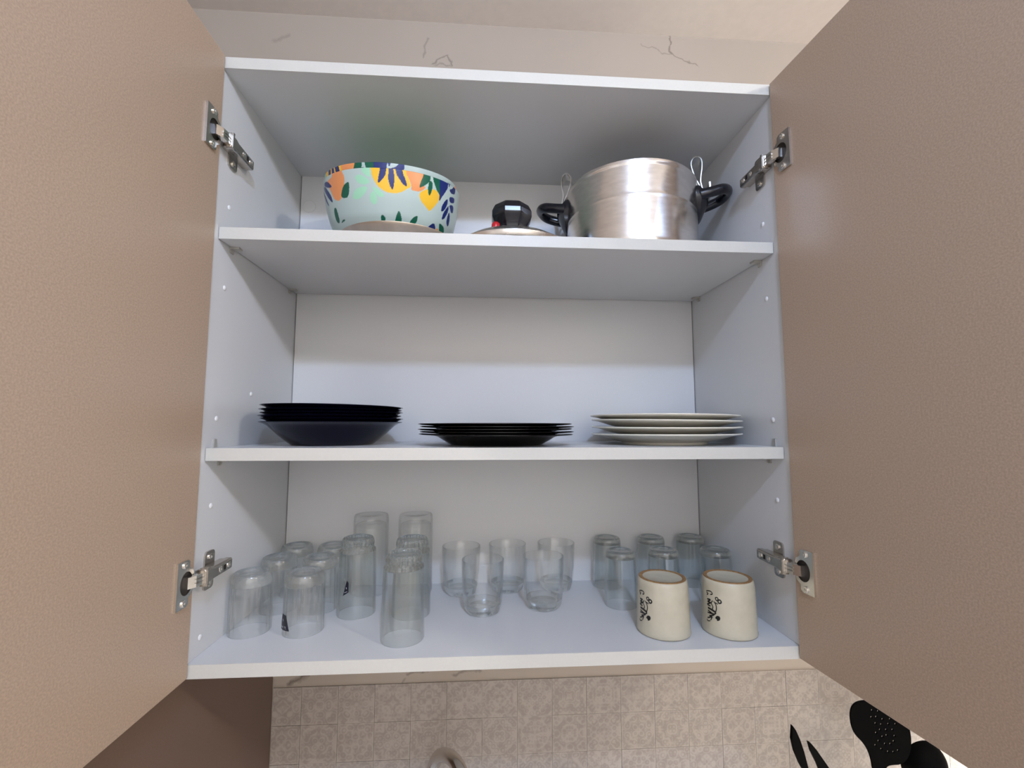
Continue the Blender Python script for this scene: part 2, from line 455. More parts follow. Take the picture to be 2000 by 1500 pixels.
def cyl(axis, c, r, h, n=16, hole=None):
    """short capped cylinder from c along axis"""
    v, f = lathe([(0, 0), (r, 0), (r, h * .7), (r * .85, h), (r * .35, h), (r * .3, h * .45), (0, h * .45)], n)
    q = Vector((0, 0, 1)).rotation_difference(Vector(axis)).to_matrix()
    return [q @ Vector(p) + Vector(c) for p in v], f
def hinge(sg, zc):
    X = lambda u: sg * (W2 - u)
    def bx(u0, u1, y0, y1, z0, z1):
        a, b = sorted((X(u0), X(u1))); return boxv(a, b, y0, y1, zc + z0, zc + z1)
    # arm channel: pressed steel body, a little wider at the front
    prof = [(.006, -.0085), (.0145, -.0085), (.0165, -.0065), (.0165, .0065), (.0145, .0085), (.006, .0085)]
    st = [(.000, 1.12, 1.02), (.012, 1.1, 1.0), (.020, .92, .95), (.040, .88, .9), (.063, .85, .84)]
    V, F = [], []
    for y, kz, ku in st:
        for u, z in prof: V.append((X(.006 + (u - .006) * ku), y, zc + z * kz))
    n = len(prof)
    for i in range(len(st) - 1):
        for k in range(n):
            k2 = (k + 1) % n; F.append((i * n + k, i * n + k2, (i + 1) * n + k2, (i + 1) * n + k))
    F.append(tuple(range(n))); F.append(tuple((len(st) - 1) * n + k for k in range(n)))
    h = mk('hinge', V, F, STEEL, cab, False)
    bm = bmesh.new(); bm.from_mesh(h.data); bmesh.ops.bevel(bm, geom=list(bm.edges), offset=.0007, segments=2, affect='EDGES', profile=.5)
    bm.to_mesh(h.data); bm.free()
    # mounting plate with two screw wings
    out = []
    w0, w1 = .022, .043
    rr = .005
    for (cy, cz, a0) in ((w1 - rr, .024 - rr, 0), (w0 + rr, .024 - rr, 90), (w0 + rr, -.024 + rr, 180), (w1 - rr, -.024 + rr, 270)):
        for i in range(5):
            a = math.radians(a0 + 22.5 * i); out.append((cy + rr * math.cos(a), cz + rr * math.sin(a)))
    wing = plate_extrude([out], .0022, lambda y, z, w: (X(w), y, zc + z))
    base = bx(.0, .0062, .006, .060, -.0065, .0065)
    v, f = join_geo(wing, base)
    mk('mounting_plate', v, f, STEEL, h)
    for z in (-.0165, .0165):
        v, f = cyl((-sg, 0, 0), (X(.0022), .0325, zc + z), .0042, .0018)
        mk('screw', v, f, STEEL_B, h, True, 35)
    for y in (.034, .054):
        v, f = cyl((-sg, 0, 0), (X(.0148), y, zc), .0038, .0016)
        mk('screw', v, f, STEEL_B, h, True, 35)
    v, f = bx(.0145, .0156, .0415, .0465, -.0032, .0032); mk('slot', v, f, RECESS_SHADE, h)
    v, f = join_geo(bx(.0145, .0178, .0015, .0045, -.0078, .0078), bx(.009, .0178, .001, .005, -.0108, -.0078), bx(.009, .0178, .001, .005, .0078, .0108))
    mk('pivot_bracket', v, f, STEEL, h)
    # bright crank link running from the arm into the door cup
    path = [(X(.0105), .006, zc), (X(.0115), -.004, zc), (X(.0105), -.014, zc), (X(.0055), -.022, zc)]
    V, F = [], []
    for p in path:
        for du, dz in ((-.0032, -.0066), (.0032, -.0066), (.0032, .0066), (-.0032, .0066)): V.append((p[0] - sg * du, p[1], p[2] + dz))
    for i in range(3):
        for k in range(4): F.append((i * 4 + k, i * 4 + (k + 1) % 4, i * 4 + 4 + (k + 1) % 4, i * 4 + 4 + k))
    F += [(0, 1, 2, 3), (12, 13, 14, 15)]
    mk('link_arm', V, F, STEEL_B, h)
    V, F = join_geo(bx(.0146, .0152, -.016, .0, -.0026, -.0018), bx(.0146, .0152, -.016, .0, .0018, .0026))
    mk('link_rib', V, F, STEEL, h)
    # flange screwed to the door, with a hole over the dark cup disc
    Rm = Matrix.Rotation(sg * math.radians(DANG[sg]), 4, 'Z'); L0 = Vector((sg * .3802, -.0032, 0))
    def dr(y, z, w): return tuple(Rm @ Vector((-sg * w, y, zc + z)) + L0)
    outl = [(-.034, -.027), (-.0345, -.0265), (-.0345, .0265), (-.034, .027), (-.016, .027), (-.0125, .0245), (-.0125, .018), (-.006, .0135), (-.004, .008),
            (-.004, -.008), (-.006, -.0135), (-.0125, -.018), (-.0125, -.0245), (-.016, -.027)]
    cup = [(-.0175 + .0115 * math.cos(-2 * PI * i / 24), .0135 * math.sin(-2 * PI * i / 24)) for i in range(24)]
    v, f = plate_extrude([outl, cup], .0026, dr)
    mk('cup_plate', v, f, STEEL_B if zc < .4 else STEEL, h)
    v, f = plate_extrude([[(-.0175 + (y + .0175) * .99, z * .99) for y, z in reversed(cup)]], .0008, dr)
    mk('cup', v, f, RECESS_SHADE, h)  # flat disc on the door, its dark colour painting the cup's shade
    nrm = Rm @ Vector((-sg, 0, 0))
    for z in (-.0215, .0215):
        v, f = cyl(nrm, dr(-.0215, z, .0026), .004, .0018)
        mk('screw', v, f, STEEL_B, h, True, 35)
    return h
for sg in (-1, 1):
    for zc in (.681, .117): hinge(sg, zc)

# tall brown unit standing against the cabinet's left flank
tall = empty('tall_cabinet', (-.70, -.02, FLOOR_Z))
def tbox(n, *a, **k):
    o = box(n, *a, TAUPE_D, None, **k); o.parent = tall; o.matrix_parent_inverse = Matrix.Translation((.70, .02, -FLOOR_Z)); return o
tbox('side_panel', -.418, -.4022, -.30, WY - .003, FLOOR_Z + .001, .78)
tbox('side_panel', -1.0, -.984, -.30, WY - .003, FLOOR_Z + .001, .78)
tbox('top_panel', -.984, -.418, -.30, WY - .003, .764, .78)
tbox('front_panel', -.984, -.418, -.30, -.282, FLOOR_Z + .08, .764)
tag(tall, 'dark brown tall unit side panel below the left door beside the tiled wall', 'cabinet')

# ============================================================ TOP SHELF
S1 = Z1 + T + .0003
S2 = Z2 + T + .0003
S0 = T + .0003
# --- two patterned bowls nested one in the other
BOWL = [["o",[[-2.365,0.1075],[-2.26,0.1095],[-2.099,0.1084],[-2.077,0.1002],[-2.099,0.0898],[-2.151,0.0766],[-2.225,0.0721],[-2.299,0.0735],[-2.365,0.0786],[-2.426,0.0926],[-2.553,0.1041]]],["n",[[-2.644,0.1067],[-2.496,0.1058],[-2.339,0.0932],[-2.478,0.0949],[-2.662,0.103]]],["n",[[-2.723,0.1025],[-2.592,0.1002],[-2.43,0.0848],[-2.391,0.0735],[-2.435,0.0735],[-2.614,0.0893]]],["n",[[-2.836,0.1008],[-2.683,0.0912],[-2.539,0.071],[-2.574,0.071],[-2.705,0.0834]]],["g",[[-2.003,0.0963],[-2.016,0.0825],[-2.046,0.0752],[-2.103,0.0733],[-2.182,0.0764],[-2.155,0.0845],[-2.094,0.0929]]],["m",[[-1.924,0.1008],[-1.846,0.1044],[-1.754,0.0999],[-1.684,0.0935],[-1.758,0.0895],[-1.854,0.0912]]],["m",[[-1.828,0.1095],[-1.689,0.11],[-1.684,0.0988],[-1.754,0.1022]]],["m",[[-1.972,0.0744],[-1.933,0.0834],[-1.824,0.0873],[-1.719,0.0867],[-1.785,0.0764],[-1.876,0.0702],[-1.959,0.0713]]],["m",[[-1.706,0.0761],[-1.654,0.0822],[-1.606,0.0733],[-1.619,0.0643],[-1.667,0.0629],[-1.71,0.0674]]],["m",[[-1.684,0.0867],[-1.606,0.0853],[-1.505,0.0766],[-1.523,0.0727],[-1.588,0.0733]]],["y",[[-1.689,0.112],[-1.662,0.1005],[-1.619,0.0912],[-1.549,0.0834],[-1.457,0.0792],[-1.37,0.0789],[-1.278,0.0817],[-1.204,0.0873],[-1.143,0.0915],[-1.191,0.103],[-1.235,0.1117],[-1.296,0.112],[-1.453,0.112]]],["n",[[-1.553,0.112],[-1.462,0.112],[-1.497,0.1011],[-1.588,0.0901],[-1.588,0.0974]]],["n",[[-1.444,0.1106],[-1.388,0.1103],[-1.366,0.1005],[-1.392,0.082],[-1.436,0.0893],[-1.457,0.0996]]],["n",[[-1.383,0.112],[-1.287,0.112],[-1.235,0.1025],[-1.196,0.0907],[-1.248,0.0912],[-1.322,0.1011]]],["o",[[-1.239,0.112],[-0.977,0.112],[-0.973,0.1075],[-1.012,0.0988],[-0.925,0.0943],[-0.995,0.0881],[-1.073,0.0856],[-1.156,0.0873],[-1.139,0.0915],[-1.174,0.1002]]],["y",[[-1.025,0.0859],[-0.908,0.0932],[-0.755,0.0954],[-0.681,0.0876],[-0.698,0.0806],[-0.803,0.0665],[-0.846,0.0626],[-0.89,0.0657],[-0.982,0.0724],[-1.03,0.0794]]],["g",[[-0.969,0.112],[-0.851,0.112],[-0.877,0.1036],[-0.973,0.0949],[-1.038,0.0918],[-1.017,0.1002]]],["g",[[-0.886,0.1058],[-0.82,0.105],[-0.833,0.0918],[-0.877,0.082],[-0.903,0.0932]]],["g",[[-0.842,0.112],[-0.716,0.112],[-0.637,0.1022],[-0.672,0.0879],[-0.755,0.0954],[-0.798,0.1041]]],["n",[[-0.707,0.112],[-0.567,0.112],[-0.493,0.1084],[-0.637,0.0887],[-0.694,0.0789],[-0.689,0.094]]],["n",[[-0.489,0.105],[-0.266,0.1109],[-0.301,0.1016],[-0.436,0.0999]]],["n",[[-0.48,0.0935],[-0.297,0.0974],[-0.292,0.0887],[-0.432,0.0853]]],["n",[[-0.458,0.082],[-0.305,0.0848],[-0.288,0.073],[-0.375,0.0721]]],["n",[[-0.628,0.0691],[-0.62,0.0775],[-0.506,0.0909],[-0.489,0.0828],[-0.55,0.071],[-0.607,0.0671]]],["n",[[-0.58,0.0575],[-0.567,0.0671],[-0.458,0.082],[-0.454,0.0702],[-0.515,0.0592],[-0.563,0.0564]]],["n",[[-0.384,0.0494],[-0.454,0.0564],[-0.432,0.0724],[-0.371,0.0671],[-0.345,0.0539]]],["n",[[-0.532,0.1112],[-0.401,0.112],[-0.493,0.1067]]],["g",[[-2.404,0.0651],[-2.339,0.0648],[-2.326,0.048],[-2.374,0.0427],[-2.43,0.0449],[-2.439,0.0561]]],["g",[[-2.225,0.0474],[-2.19,0.0449],[-2.343,0.0421]]],["g",[[-1.562,0.0511],[-1.492,0.0455],[-1.545,0.0379],[-1.584,0.0407]]],["g",[[-1.313,0.0587],[-1.27,0.0483],[-1.265,0.0396],[-1.37,0.0387],[-1.361,0.046]]],["g",[[-1.025,0.0539],[-1.03,0.0438],[-1.121,0.0365],[-1.148,0.0429],[-1.104,0.0494]]],["g",[[-0.633,0.0516],[-0.476,0.0474],[-0.41,0.0393],[-0.55,0.0365]]],["n",[[-0.838,0.0404],[-0.716,0.0497],[-0.641,0.0373],[-0.79,0.0365]]],["o",[[-0.663,0.0418],[-0.602,0.0429],[-0.563,0.0362],[-0.62,0.0354]]]]
PAL = {'o': (0.80, 0.30, 0.105), 'n': (0.012, 0.024, 0.14), 'g': (0.004, 0.10, 0.055), 'm': (0.36, 0.68, 0.46), 'y': (0.86, 0.50, 0.035)}
BG = (0.47, 0.565, 0.53)
def chaikin(p, it=2, q=.22):
    for _ in range(it):
        o = []
        for i in range(len(p)):
            a, b = p[i], p[(i + 1) % len(p)]
            o.append((a[0] + (b[0] - a[0]) * q, a[1] + (b[1] - a[1]) * q)); o.append((b[0] + (a[0] - b[0]) * q, b[1] + (a[1] - b[1]) * q))
        p = o
    return p
def bowl_mesh(nt=840, nh=130):
    BP = [(0, .060), (.004, .066), (.015, .079), (.03, .0905), (.05, .0995), (.075, .1055), (.095, .108), (.112, .109)]
    hs = np.linspace(0, .112, nh); rs = np.interp(hs, *zip(*BP))
    k = np.ones(9) / 9; pad = np.pad(rs, 4, mode='edge'); pad[:4] = 2 * rs[0] - rs[4:0:-1]; pad[-4:] = 2 * rs[-1] - rs[-2:-6:-1]
    rs = np.convolve(pad, k, 'valid')
    prof = [(0.0, .0015), (.05, .0015), (.056, .0)] + list(zip(rs, hs)) + [(.1082, .1128), (.1074, .1126)]
    outer_n = len(prof)
    inner = [(.1066, .111), (.1035, .085), (.0975, .055), (.088, .033), (.074, .017), (.058, .007), (.03, .0045), (0.0, .0045)]
    # finer inner curve
    prof += inner
    v, f = lathe(prof, nt)
    me = bpy.data.meshes.new('bowl'); me.from_pydata(v, [], f)
    V = np.array(v); r = np.hypot(V[:, 0], V[:, 1]); th = np.arctan2(V[:, 1], V[:, 0]); h = V[:, 2]
    col = np.tile(np.array((*BG, 1.0)), (len(V), 1))
    for rep in (0, PI):
        for key, poly in BOWL:
            p = np.array(chaikin([tuple(q) for q in poly]))
            t = (th - rep - p[:, 0].mean() + PI) % (2 * PI) - PI + p[:, 0].mean()
            hh = np.minimum(h, .1119)
            # let motifs that touch the rim run over it
            ins = np.zeros(len(V), bool)
            x, y = p[:, 0], p[:, 1].copy(); y[y > .108] = .1135
            for i in range(len(p)):
                j = (i + 1) % len(p)
                c = ((y[i] > hh) != (y[j] > hh))
                with np.errstate(divide='ignore', invalid='ignore'):
                    xi = (x[j] - x[i]) * (hh - y[i]) / (y[j] - y[i]) + x[i]
                ins ^= c & (t < xi)
            col[ins, :3] = PAL[key]
    nin = sum(nt if a > 1e-9 else 1 for a, b in prof[:outer_n])
    col[nin:, :3] = (0.13, 0.42, 0.19)
    at = me.color_attributes.new('print', 'FLOAT_COLOR', 'POINT'); at.data.foreach_set('color', col.ravel().astype(np.float32))
    me.polygons.foreach_set('use_smooth', [True] * len(me.polygons))
    m, nt_, b, _ = base_mat('printed_melamine')
    setp(b, None, 0.3, 0, .4)
    an = nt_.nodes.new('ShaderNodeAttribute'); an.attribute_name = 'print'
    nt_.links.new(an.outputs['Color'], b.inputs['Base Color'])
    me.materials.append(m)
    return me
bm_ = bowl_mesh()
def put_bowl(rim, tx, rz, label, k=1.0):
    o = bpy.data.objects.new('salad_bowl', bm_); link(o)
    n = Vector((0, -math.sin(tx), math.cos(tx)))
    o.rotation_mode = 'XYZ'
    o.matrix_world = Matrix.Translation(Vector(rim) - n * .112 * k) @ Matrix.Rotation(tx, 4, 'X') @ Matrix.Rotation(rz, 4, 'Z') @ Matrix.Scale(k, 4)
    tag(o, label, 'bowl', 'nested patterned bowls'); return o
put_bowl((-.183, .145, .690), .18, 0, 'mint bowl with lemon and leaf print on the top shelf, the outer of two')
put_bowl((-.1845, .1440, .7010), .195, 2.2, 'inner patterned bowl, only its rim showing above the lemon print bowl', .966)
# --- shallow metal dish the bowls lean in
dish = turned('metal_dish', [(0, .0), (.070, 0), (.080, .003), (.0885, .012), (.0925, .0205), (.0945, .0225), (.0947, .0238), (.0938, .0245), (.092, .0238), (.0905, .021), (.0865, .013), (.079, .0048), (.069, .002), (0, .002)],
              DISHM, None, 96, loc=(-.167, .125, S1))
tag(dish, 'shallow dull metal dish under the printed bowls at the shelf edge', 'dish')
# --- pot lid with black knob
lid = empty('pot_lid', (.0125, .1085, S1))
turned('lid_disc', [(0, .040), (.02, .0395), (.05, .034), (.075, .024), (.092, .0135), (.0985, .0095), (.1003, .0082), (.1003, .0012), (.099, 0), (.097, 0), (.097, .006), (.09, .0105), (.074, .021), (.05, .031), (.02, .0365), (0, .037)], LIDM, lid, 96)
kn = turned('knob', [(0, .040), (.022, .040), (.0255, .052), (.0315, .062), (.0340, .067), (.0340, .076), (.0290, .086), (.016, .0925), (0, .0935)], BLACKP, lid, 8, None, 15)
kn.rotation_euler.z = PI / 8
bk = bmesh.new(); bk.from_mesh(kn.data); bmesh.ops.bevel(bk, geom=list(bk.edges), offset=.0012, segments=2, profile=.5, affect='EDGES'); bk.to_mesh(kn.data); bk.free()
turned('pressure_valve', [(0, .049), (.004, .0485), (.0062, .046), (.0066, .042), (.0066, .034), (0, .034)], REDP, lid, 24, loc=(-.026, -.029, .0))
turned('valve_seat', [(.0075, .033), (.0075, .039), (.0068, .0395), (.0, .0395)], STEEL_B, lid, 24, loc=(-.026, -.029, .0))
tag(lid, 'round metal pot lid with black knob and red valve between bowl and pot', 'lid')
# --- aluminium pot
PX, PY, PR, PH = .2226, .153, .109, .143
pot = empty('cooking_pot', (PX, PY, S1))
zg = .086
turned('pot_body', [(0, 0), (.098, 0), (.105, .003), (.1085, .010), (PR, .02), (PR, .024), (PR, zg - .006), (PR, zg - .002), (PR + .0002, zg - .0008), (PR + .0002, zg + .0008), (PR, zg + .002), (PR, zg + .006), (PR, PH - .016), (PR, PH - .0115), (PR, PH - .010),
                    (PR + .001, PH - .008), (PR + .001, PH - .005), (PR - .0015, PH - .004), (PR - .0015, PH - .001), (PR - .0025, PH), (PR - .004, PH), (PR - .0048, PH - .002), (PR - .0048, PH - .006), (PR - .0045, .02), (.1, .006), (0, .004)], ALU, pot, 128, auto=35)
def pot_handle(sg, zh, tilt, up):
    # horizontal loop grip
    h0 = PR - .001
    pts = [(h0 + .002, -.030, -.004), (h0 + .020, -.029, .000), (h0 + .038, -.024, .006), (h0 + .048, -.010, .010), (h0 + .049, .006, .011),
           (h0 + .041, .022, .008), (h0 + .022, .029, .002), (h0 + .002, .030, -.004)]
    path = smooth_path([(sg * x, y, zh + z + tilt * (x - h0)) for x, y, z in pts], 6)
    v, f = sweep(path, .0075, .0085, 14)
    hd = mk('handle', v, f, BLACKP, pot, True, 60)
    # mounting shoe hugging the wall, tapering downwards
    V, F = [], []
    rows = [(.012, .030, .010), (.004, .036, .019), (-.010, .034, .018), (-.024, .024, .011), (-.036, .014, .006), (-.040, .009, .003)]
    m = 9
    for dz, hw, dp in rows:
        for k in range(m):
            s = -1 + 2 * k / (m - 1); y = s * hw
            xi = math.sqrt(PR * PR - y * y) - .0005
            V.append((sg * xi, y, zh + dz))
        for k in range(m):
            s = 1 - 2 * k / (m - 1); y = s * hw
            xi = math.sqrt(PR * PR - y * y) + dp * (1 - .55 * s * s)
            V.append((sg * xi, y, zh + dz))
    n = 2 * m
    for i in range(len(rows) - 1):
        for k in range(n): F.append((i * n + k, i * n + (k + 1) % n, (i + 1) * n + (k + 1) % n, (i + 1) * n + k))
    F += [tuple(range(n)), tuple((len(rows) - 1) * n + k for k in range(n))]
    mk('handle_shoe', V, F, BLACKP, pot, True, 45)
    # bent steel clip standing up above the grip
    hw = .011
    if up > 0:
        side = [(h0 + .0045, zh + .004), (h0 + .005, zh + .020), (h0 - .001, zh + .034), (h0 - .007, zh + up * .8), (h0 - .004, zh + up * .96), (h0 + .003, zh + up), (h0 + .009, zh + up * .93),
                (h0 + .010, zh + up * .75), (h0 + .007, zh + .030), (h0 + .009, zh + .016), (h0 + .0095, zh + .002)]
        sp = [Vector((sg * x, 0, z)) for x, z in side]; sp = smooth_path(sp, 5)
        V, F = [], []
        for i, p in enumerate(sp):
            t = (sp[min(i + 1, len(sp) - 1)] - sp[max(i - 1, 0)]).normalized(); nn = Vector((-t.z, 0, t.x)) * .0007
            for s, y in ((1, -hw), (1, hw), (-1, hw), (-1, -hw)): V.append(p + nn * s + Vector((0, y, 0)))
        for i in range(len(sp) - 1):
            for k in range(4): F.append((i * 4 + k, i * 4 + (k + 1) % 4, i * 4 + 4 + (k + 1) % 4, i * 4 + 4 + k))
        F += [(0, 1, 2, 3), tuple(4 * (len(sp) - 1) + k for k in range(4))]
        mk('steel_clip', V, F, STEEL_B, hd)
    if sg > 0:
        V, F = boxv(PR + .016, PR + .0185, -.026, -.006, zh - .006, zh + .018); 
        mk('clip_foot', V, F, STEEL, hd)
pot_handle(-1, .116, -.05, .070)
pot_handle(1, .116, -.05, .072)
pot.rotation_euler.z = math.radians(-17)
tag(pot, 'scuffed aluminium cooking pot with black side handles on the top shelf', 'pot')

# ============================================================ MIDDLE SHELF: PLATE STACKS
def ware(prof, k=1.0): return [(r, z) for r, z in prof]
def stack(name, mesh_o, spots, labels, cat, group):
    for i, ((x, y, z, rx, ry), lb) in enumerate(zip(spots, labels)):
        o = mesh_o if i == 0 else mesh_o.copy()
        if i: link(o)
        o.location = (x, y, z); o.rotation_euler = (rx, ry, i * 1.3)
        tag(o, lb, cat, group)
ORD6 = ['bottom', 'second from the bottom', 'third from the bottom', 'third from the top', 'second from the top', 'top']
bp_ = turned('soup_plate', [(0, .002), (.0545, .002), (.0555, .0), (.0585, .0), (.0605, .0012), (.0685, .0072), (.0775, .0150), (.0862, .0234), (.0915, .0285), (.0965, .0316), (.1022, .0334), (.1032, .0341), (.1022, .0347),
                            (.0962, .0334), (.0905, .0306), (.0850, .0258), (.0760, .0174), (.0670, .0096), (.060, .0046), (.05, .0036), (0, .0036)], NAVYC, None, 128)
jit = [(0, 0), (.0012, .001), (-.001, -.001), (.0013, 0), (-.001, .001), (.0006, -.001)]
stack('soup_plate', bp_, [(-.2610 + jit[i][0], .126 + jit[i][1], S2 + (0, .0050, .0094, .0142, .0186, .0234)[i], 0, (.0, .003, .003, .008, .008, .012)[i]) for i in range(6)],
      [f'navy black soup plate, {t} of six in the left stack' for t in ORD6], 'plate', 'deep dark plates stacked at the left of the middle shelf')
sp_ = turned('rimmed_plate', [(r * 1.065, z) for r, z in [(0, .0025), (.058, .0025), (.059, 0), (.0655, 0), (.067, .001), (.076, .0062), (.084, .0115), (.090, .0136), (.1095, .0150), (.1112, .0156), (.1112, .0166), (.1095, .0170),
                             (.090, .0160), (.083, .0142), (.074, .0092), (.066, .0040), (.05, .0033), (0, .0033)]], BLACKC, None, 128)
ORD5 = ['bottom', 'second from the bottom', 'middle', 'second from the top', 'top']
stack('rimmed_plate', sp_, [(-.0103 + jit[i][0] * 1.3, .116 + jit[i][1], S2 + .0038 * i, 0, (.003, 0, .004, -.001, -.003)[i]) for i in range(5)],
      [f'black wide-rimmed plate, {t} of the five stacked mid shelf' for t in ORD5], 'plate', 'black rimmed plates stacked in the middle of the shelf')
wp_ = turned('dinner_plate', [(r * .957, z) for r, z in [(0, .003), (.062, .003), (.063, 0), (.069, 0), (.0705, .0035), (.080, .0052), (.095, .0092), (.110, .0134), (.1205, .0150), (.1218, .0158), (.1216, .0168), (.1205, .0172),
                              (.109, .0164), (.094, .0122), (.079, .0084), (.066, .0066), (0, .0066)]], CREAMW, None, 128)
ORD4 = ['bottom', 'second from the bottom', 'second from the top', 'top']
stack('dinner_plate', wp_, [(.2638 + (0, .001, .0005, -.0012)[i], .135, S2 + (0, .0112, .0212, .0282)[i], 0, (-.004, -.012, -.012, -.012)[i]) for i in range(4)],
      [f'ivory dinner plate, {t} of the four stacked near the right side' for t in ORD4], 'plate', 'ivory plates stacked at the right of the middle shelf')

# ============================================================ BOTTOM SHELF: GLASSES AND CUPS
def place(proto, used, x, y, label, cat, group, rz=0.0, z=None):
    o = proto if not used else copy_tree(proto)
    o.location = (x, y, S0 if z is None else z); o.rotation_euler = (0, 0, rz)
    tag(o, label, cat, group)
    return o
# --- ribbed tumblers, upside down
def rib_mod(r, z, t):
    if r < .0238: return r
    k = max(0.0, min(1.0, (.066 - z) / .012)) * max(0.0, min(1.0, (z - .006) / .01))
    return r + .0008 * k * math.cos(16 * t)
rib = turned('ribbed_tumbler', [(.0258, 0), (.0268, .0), (.0273, .0010), (.0267, .012), (.0266, .03), (.0264, .05), (.0264, .060), (.0264, .0638), (.0249, .0638), (.0251, .05), (.0254, .03), (.0256, .012), (.0256, .0008), (.0258, 0)], GLASS, None, 108, rib_mod, 60)
turned('thick_base', [(0, .0642), (.0245, .0642), (.0264, .0644), (.0265, .067), (.0261, .071), (.0252, .0755), (.0238, .0795), (.0215, .081), (.019, .0803), (.0178, .078), (.016, .0765), (0, .0755)], GLASS_CUT, rib, 72, None, 60)
GR = 'upturned ribbed tumblers at the left of the bottom shelf'
RT = [(-.3553, .0908, 'upturned ribbed glass tumbler in front by the bottom left hinge', 0.1), (-.2808, .0879, 'upturned ribbed tumbler with a dark trapezoid label, front row', .2),
      (-.3500, .1680, 'upturned ribbed tumbler in the second row, next to the left side panel', .05), (-.2862, .1650, 'upturned ribbed tumbler right behind the labelled tumbler', .12),
      (-.3500, .2380, 'upturned ribbed tumbler in the back left corner of the bottom shelf', .0), (-.2880, .2360, 'upturned ribbed tumbler in the back row, left of the tall glasses', .3)]
rts = []
for i, (x, y, lb, rz) in enumerate(RT): rts.append(place(rib, i, x, y, lb, 'glass', GR, rz))
# --- tall tumblers with a cut foot, upside down
def tall_mod(r, z, t):
    if r < .0205 or z < .0940: return r
    ph = 0 if z < .0995 else PI
    return r + .0008 * math.cos(22 * t + ph)
tallg = turned('tall_tumbler', [(.0274, 0), (.0284, 0), (.0289, .001), (.0287, .02), (.0281, .05), (.0274, .078), (.0270, .0905), (.0268, .0922), (.0248, .0922), (.0250, .0860), (.0257, .078), (.0264, .05), (.0270, .02), (.0272, .001), (.0274, 0)], GLASS_G, None, 96, None, 60)
turned('cut_foot', [(0, .0926), (.0240, .0926), (.0264, .0928), (.0265, .0945), (.0258, .0958), (.0243, .0966), (.0240, .0985), (.0236, .1005), (.0240, .1030), (.0237, .1070), (.0230, .1100), (.0212, .1130), (.0190, .1138), (.0170, .1128), (.016, .1105), (0, .1095)], GLASS_CUTG, tallg, 132, tall_mod, 60)
GT = 'upturned tall tumblers with a cut foot'
TT = [(-.1378, .0545, 'upturned tall glass tumbler with knurled foot standing nearest the shelf edge', 0), (-.2235, .1461, 'upturned tall tumbler with a small dark blue label on its side', .1),
      (-.1390, .1374, 'upturned tall tumbler half hidden behind the front tall glass', .2)]
tts = []
for i, (x, y, lb, rz) in enumerate(TT): tts.append(place(tallg, i, x, y, lb, 'glass', GT, rz))
high = turned('highball_glass', [(.0285, 0), (.0295, 0), (.0300, .001), (.0299, .05), (.0296, .10), (.0295, .120), (.0290, .1275), (.0275, .1305), (.023, .1312), (.021, .1295), (0, .129),
                                (0, .1165), (.022, .1162), (.0268, .1140), (.0280, .108), (.0283, .05), (.0283, .001), (.0285, 0)], GLASS, None, 72, None, 60)
GH = 'upturned highball glasses at the back'
for i, (x, y, lb) in enumerate([(-.2250, .2370, 'taller upturned highball glass at the back, behind the labelled tall tumbler'), (-.1480, .2370, 'taller upturned highball glass at the back, right of its twin')]):
    place(high, i, x, y, lb, 'glass', GH)
# --- small whisky tumblers, the right way up, faceted below
def tum_mod(r, z, t):
    if r < .026 or z > .036: return r
    k = max(0.0, min(1.0, (.036 - z) / .010))
    return r - .0013 * k * abs(math.sin(5 * t)) ** .8
tum = turned('faceted_tumbler', [(.0286, .0146), (.0300, .0148), (.0308, .026), (.0313, .036), (.0322, .055), (.0329, .0765), (.0328, .0782), (.0321, .0788), (.0315, .0780), (.0309, .055), (.0300, .036), (.0292, .024), (.0286, .0146)], GLASS, None, 100, tum_mod, 60)
turned('thick_base', [(0, .0022), (.018, .0015), (.0215, 0), (.024, 0), (.0266, .0022), (.0286, .007), (.0299, .0142), (.0275, .0142), (.022, .0128), (0, .0115)], GLASS_CUT, tum, 100, tum_mod, 60)
GU = 'upright faceted tumblers in the middle of the bottom shelf'
for i, (x, y, lb, rz) in enumerate([(-.0296, .1395, 'upright faceted tumbler in front, left of the two nearest', .1), (.0669, .1525, 'upright faceted tumbler in front, nearest the cream cups', .4),
                                    (-.0668, .2230, 'upright faceted tumbler at the back, beside the tall glasses', .2), (.0140, .2330, 'upright faceted tumbler at the back, middle of three', .3), (.1010, .2350, 'upright faceted tumbler at the back, rightmost of three', .0)]):
    place(tum, i, x, y, lb, 'glass', GU, rz)
# --- plain water tumblers, upside down
clr = turned('water_tumbler', [(.0248, 0), (.0256, 0), (.0261, .001), (.0259, .02), (.0252, .045), (.0245, .070), (.0243, .0740), (.0224, .0740), (.0228, .070), (.0238, .045), (.0244, .02), (.0246, .001), (.0248, 0)], GLASS_G, None, 72, None, 60)
turned('thick_base', [(0, .0755), (.017, .0752), (.0215, .0743), (.0242, .0744), (.0240, .0785), (.0232, .0825), (.021, .0848), (.018, .0845), (.0165, .083), (0, .0822)], GLASS_CUTG, clr, 72, None, 60)
GC = 'upturned plain water tumblers at the right'
for i, (x, y, lb) in enumerate([(.1930, .1527, 'upturned water tumbler left of the front cream cup'), (.2655, .1550, 'upturned water tumbler right behind the left cream cup'), (.3520, .1520, 'upturned water tumbler behind the right cream cup'),
                                (.1955, .2420, 'upturned water tumbler at the back, leftmost of three'), (.2770, .2420, 'upturned water tumbler at the back, middle of three'), (.3510, .2420, 'upturned water tumbler in the back right corner')]):
    place(clr, i, x, y, lb, 'glass', GC)
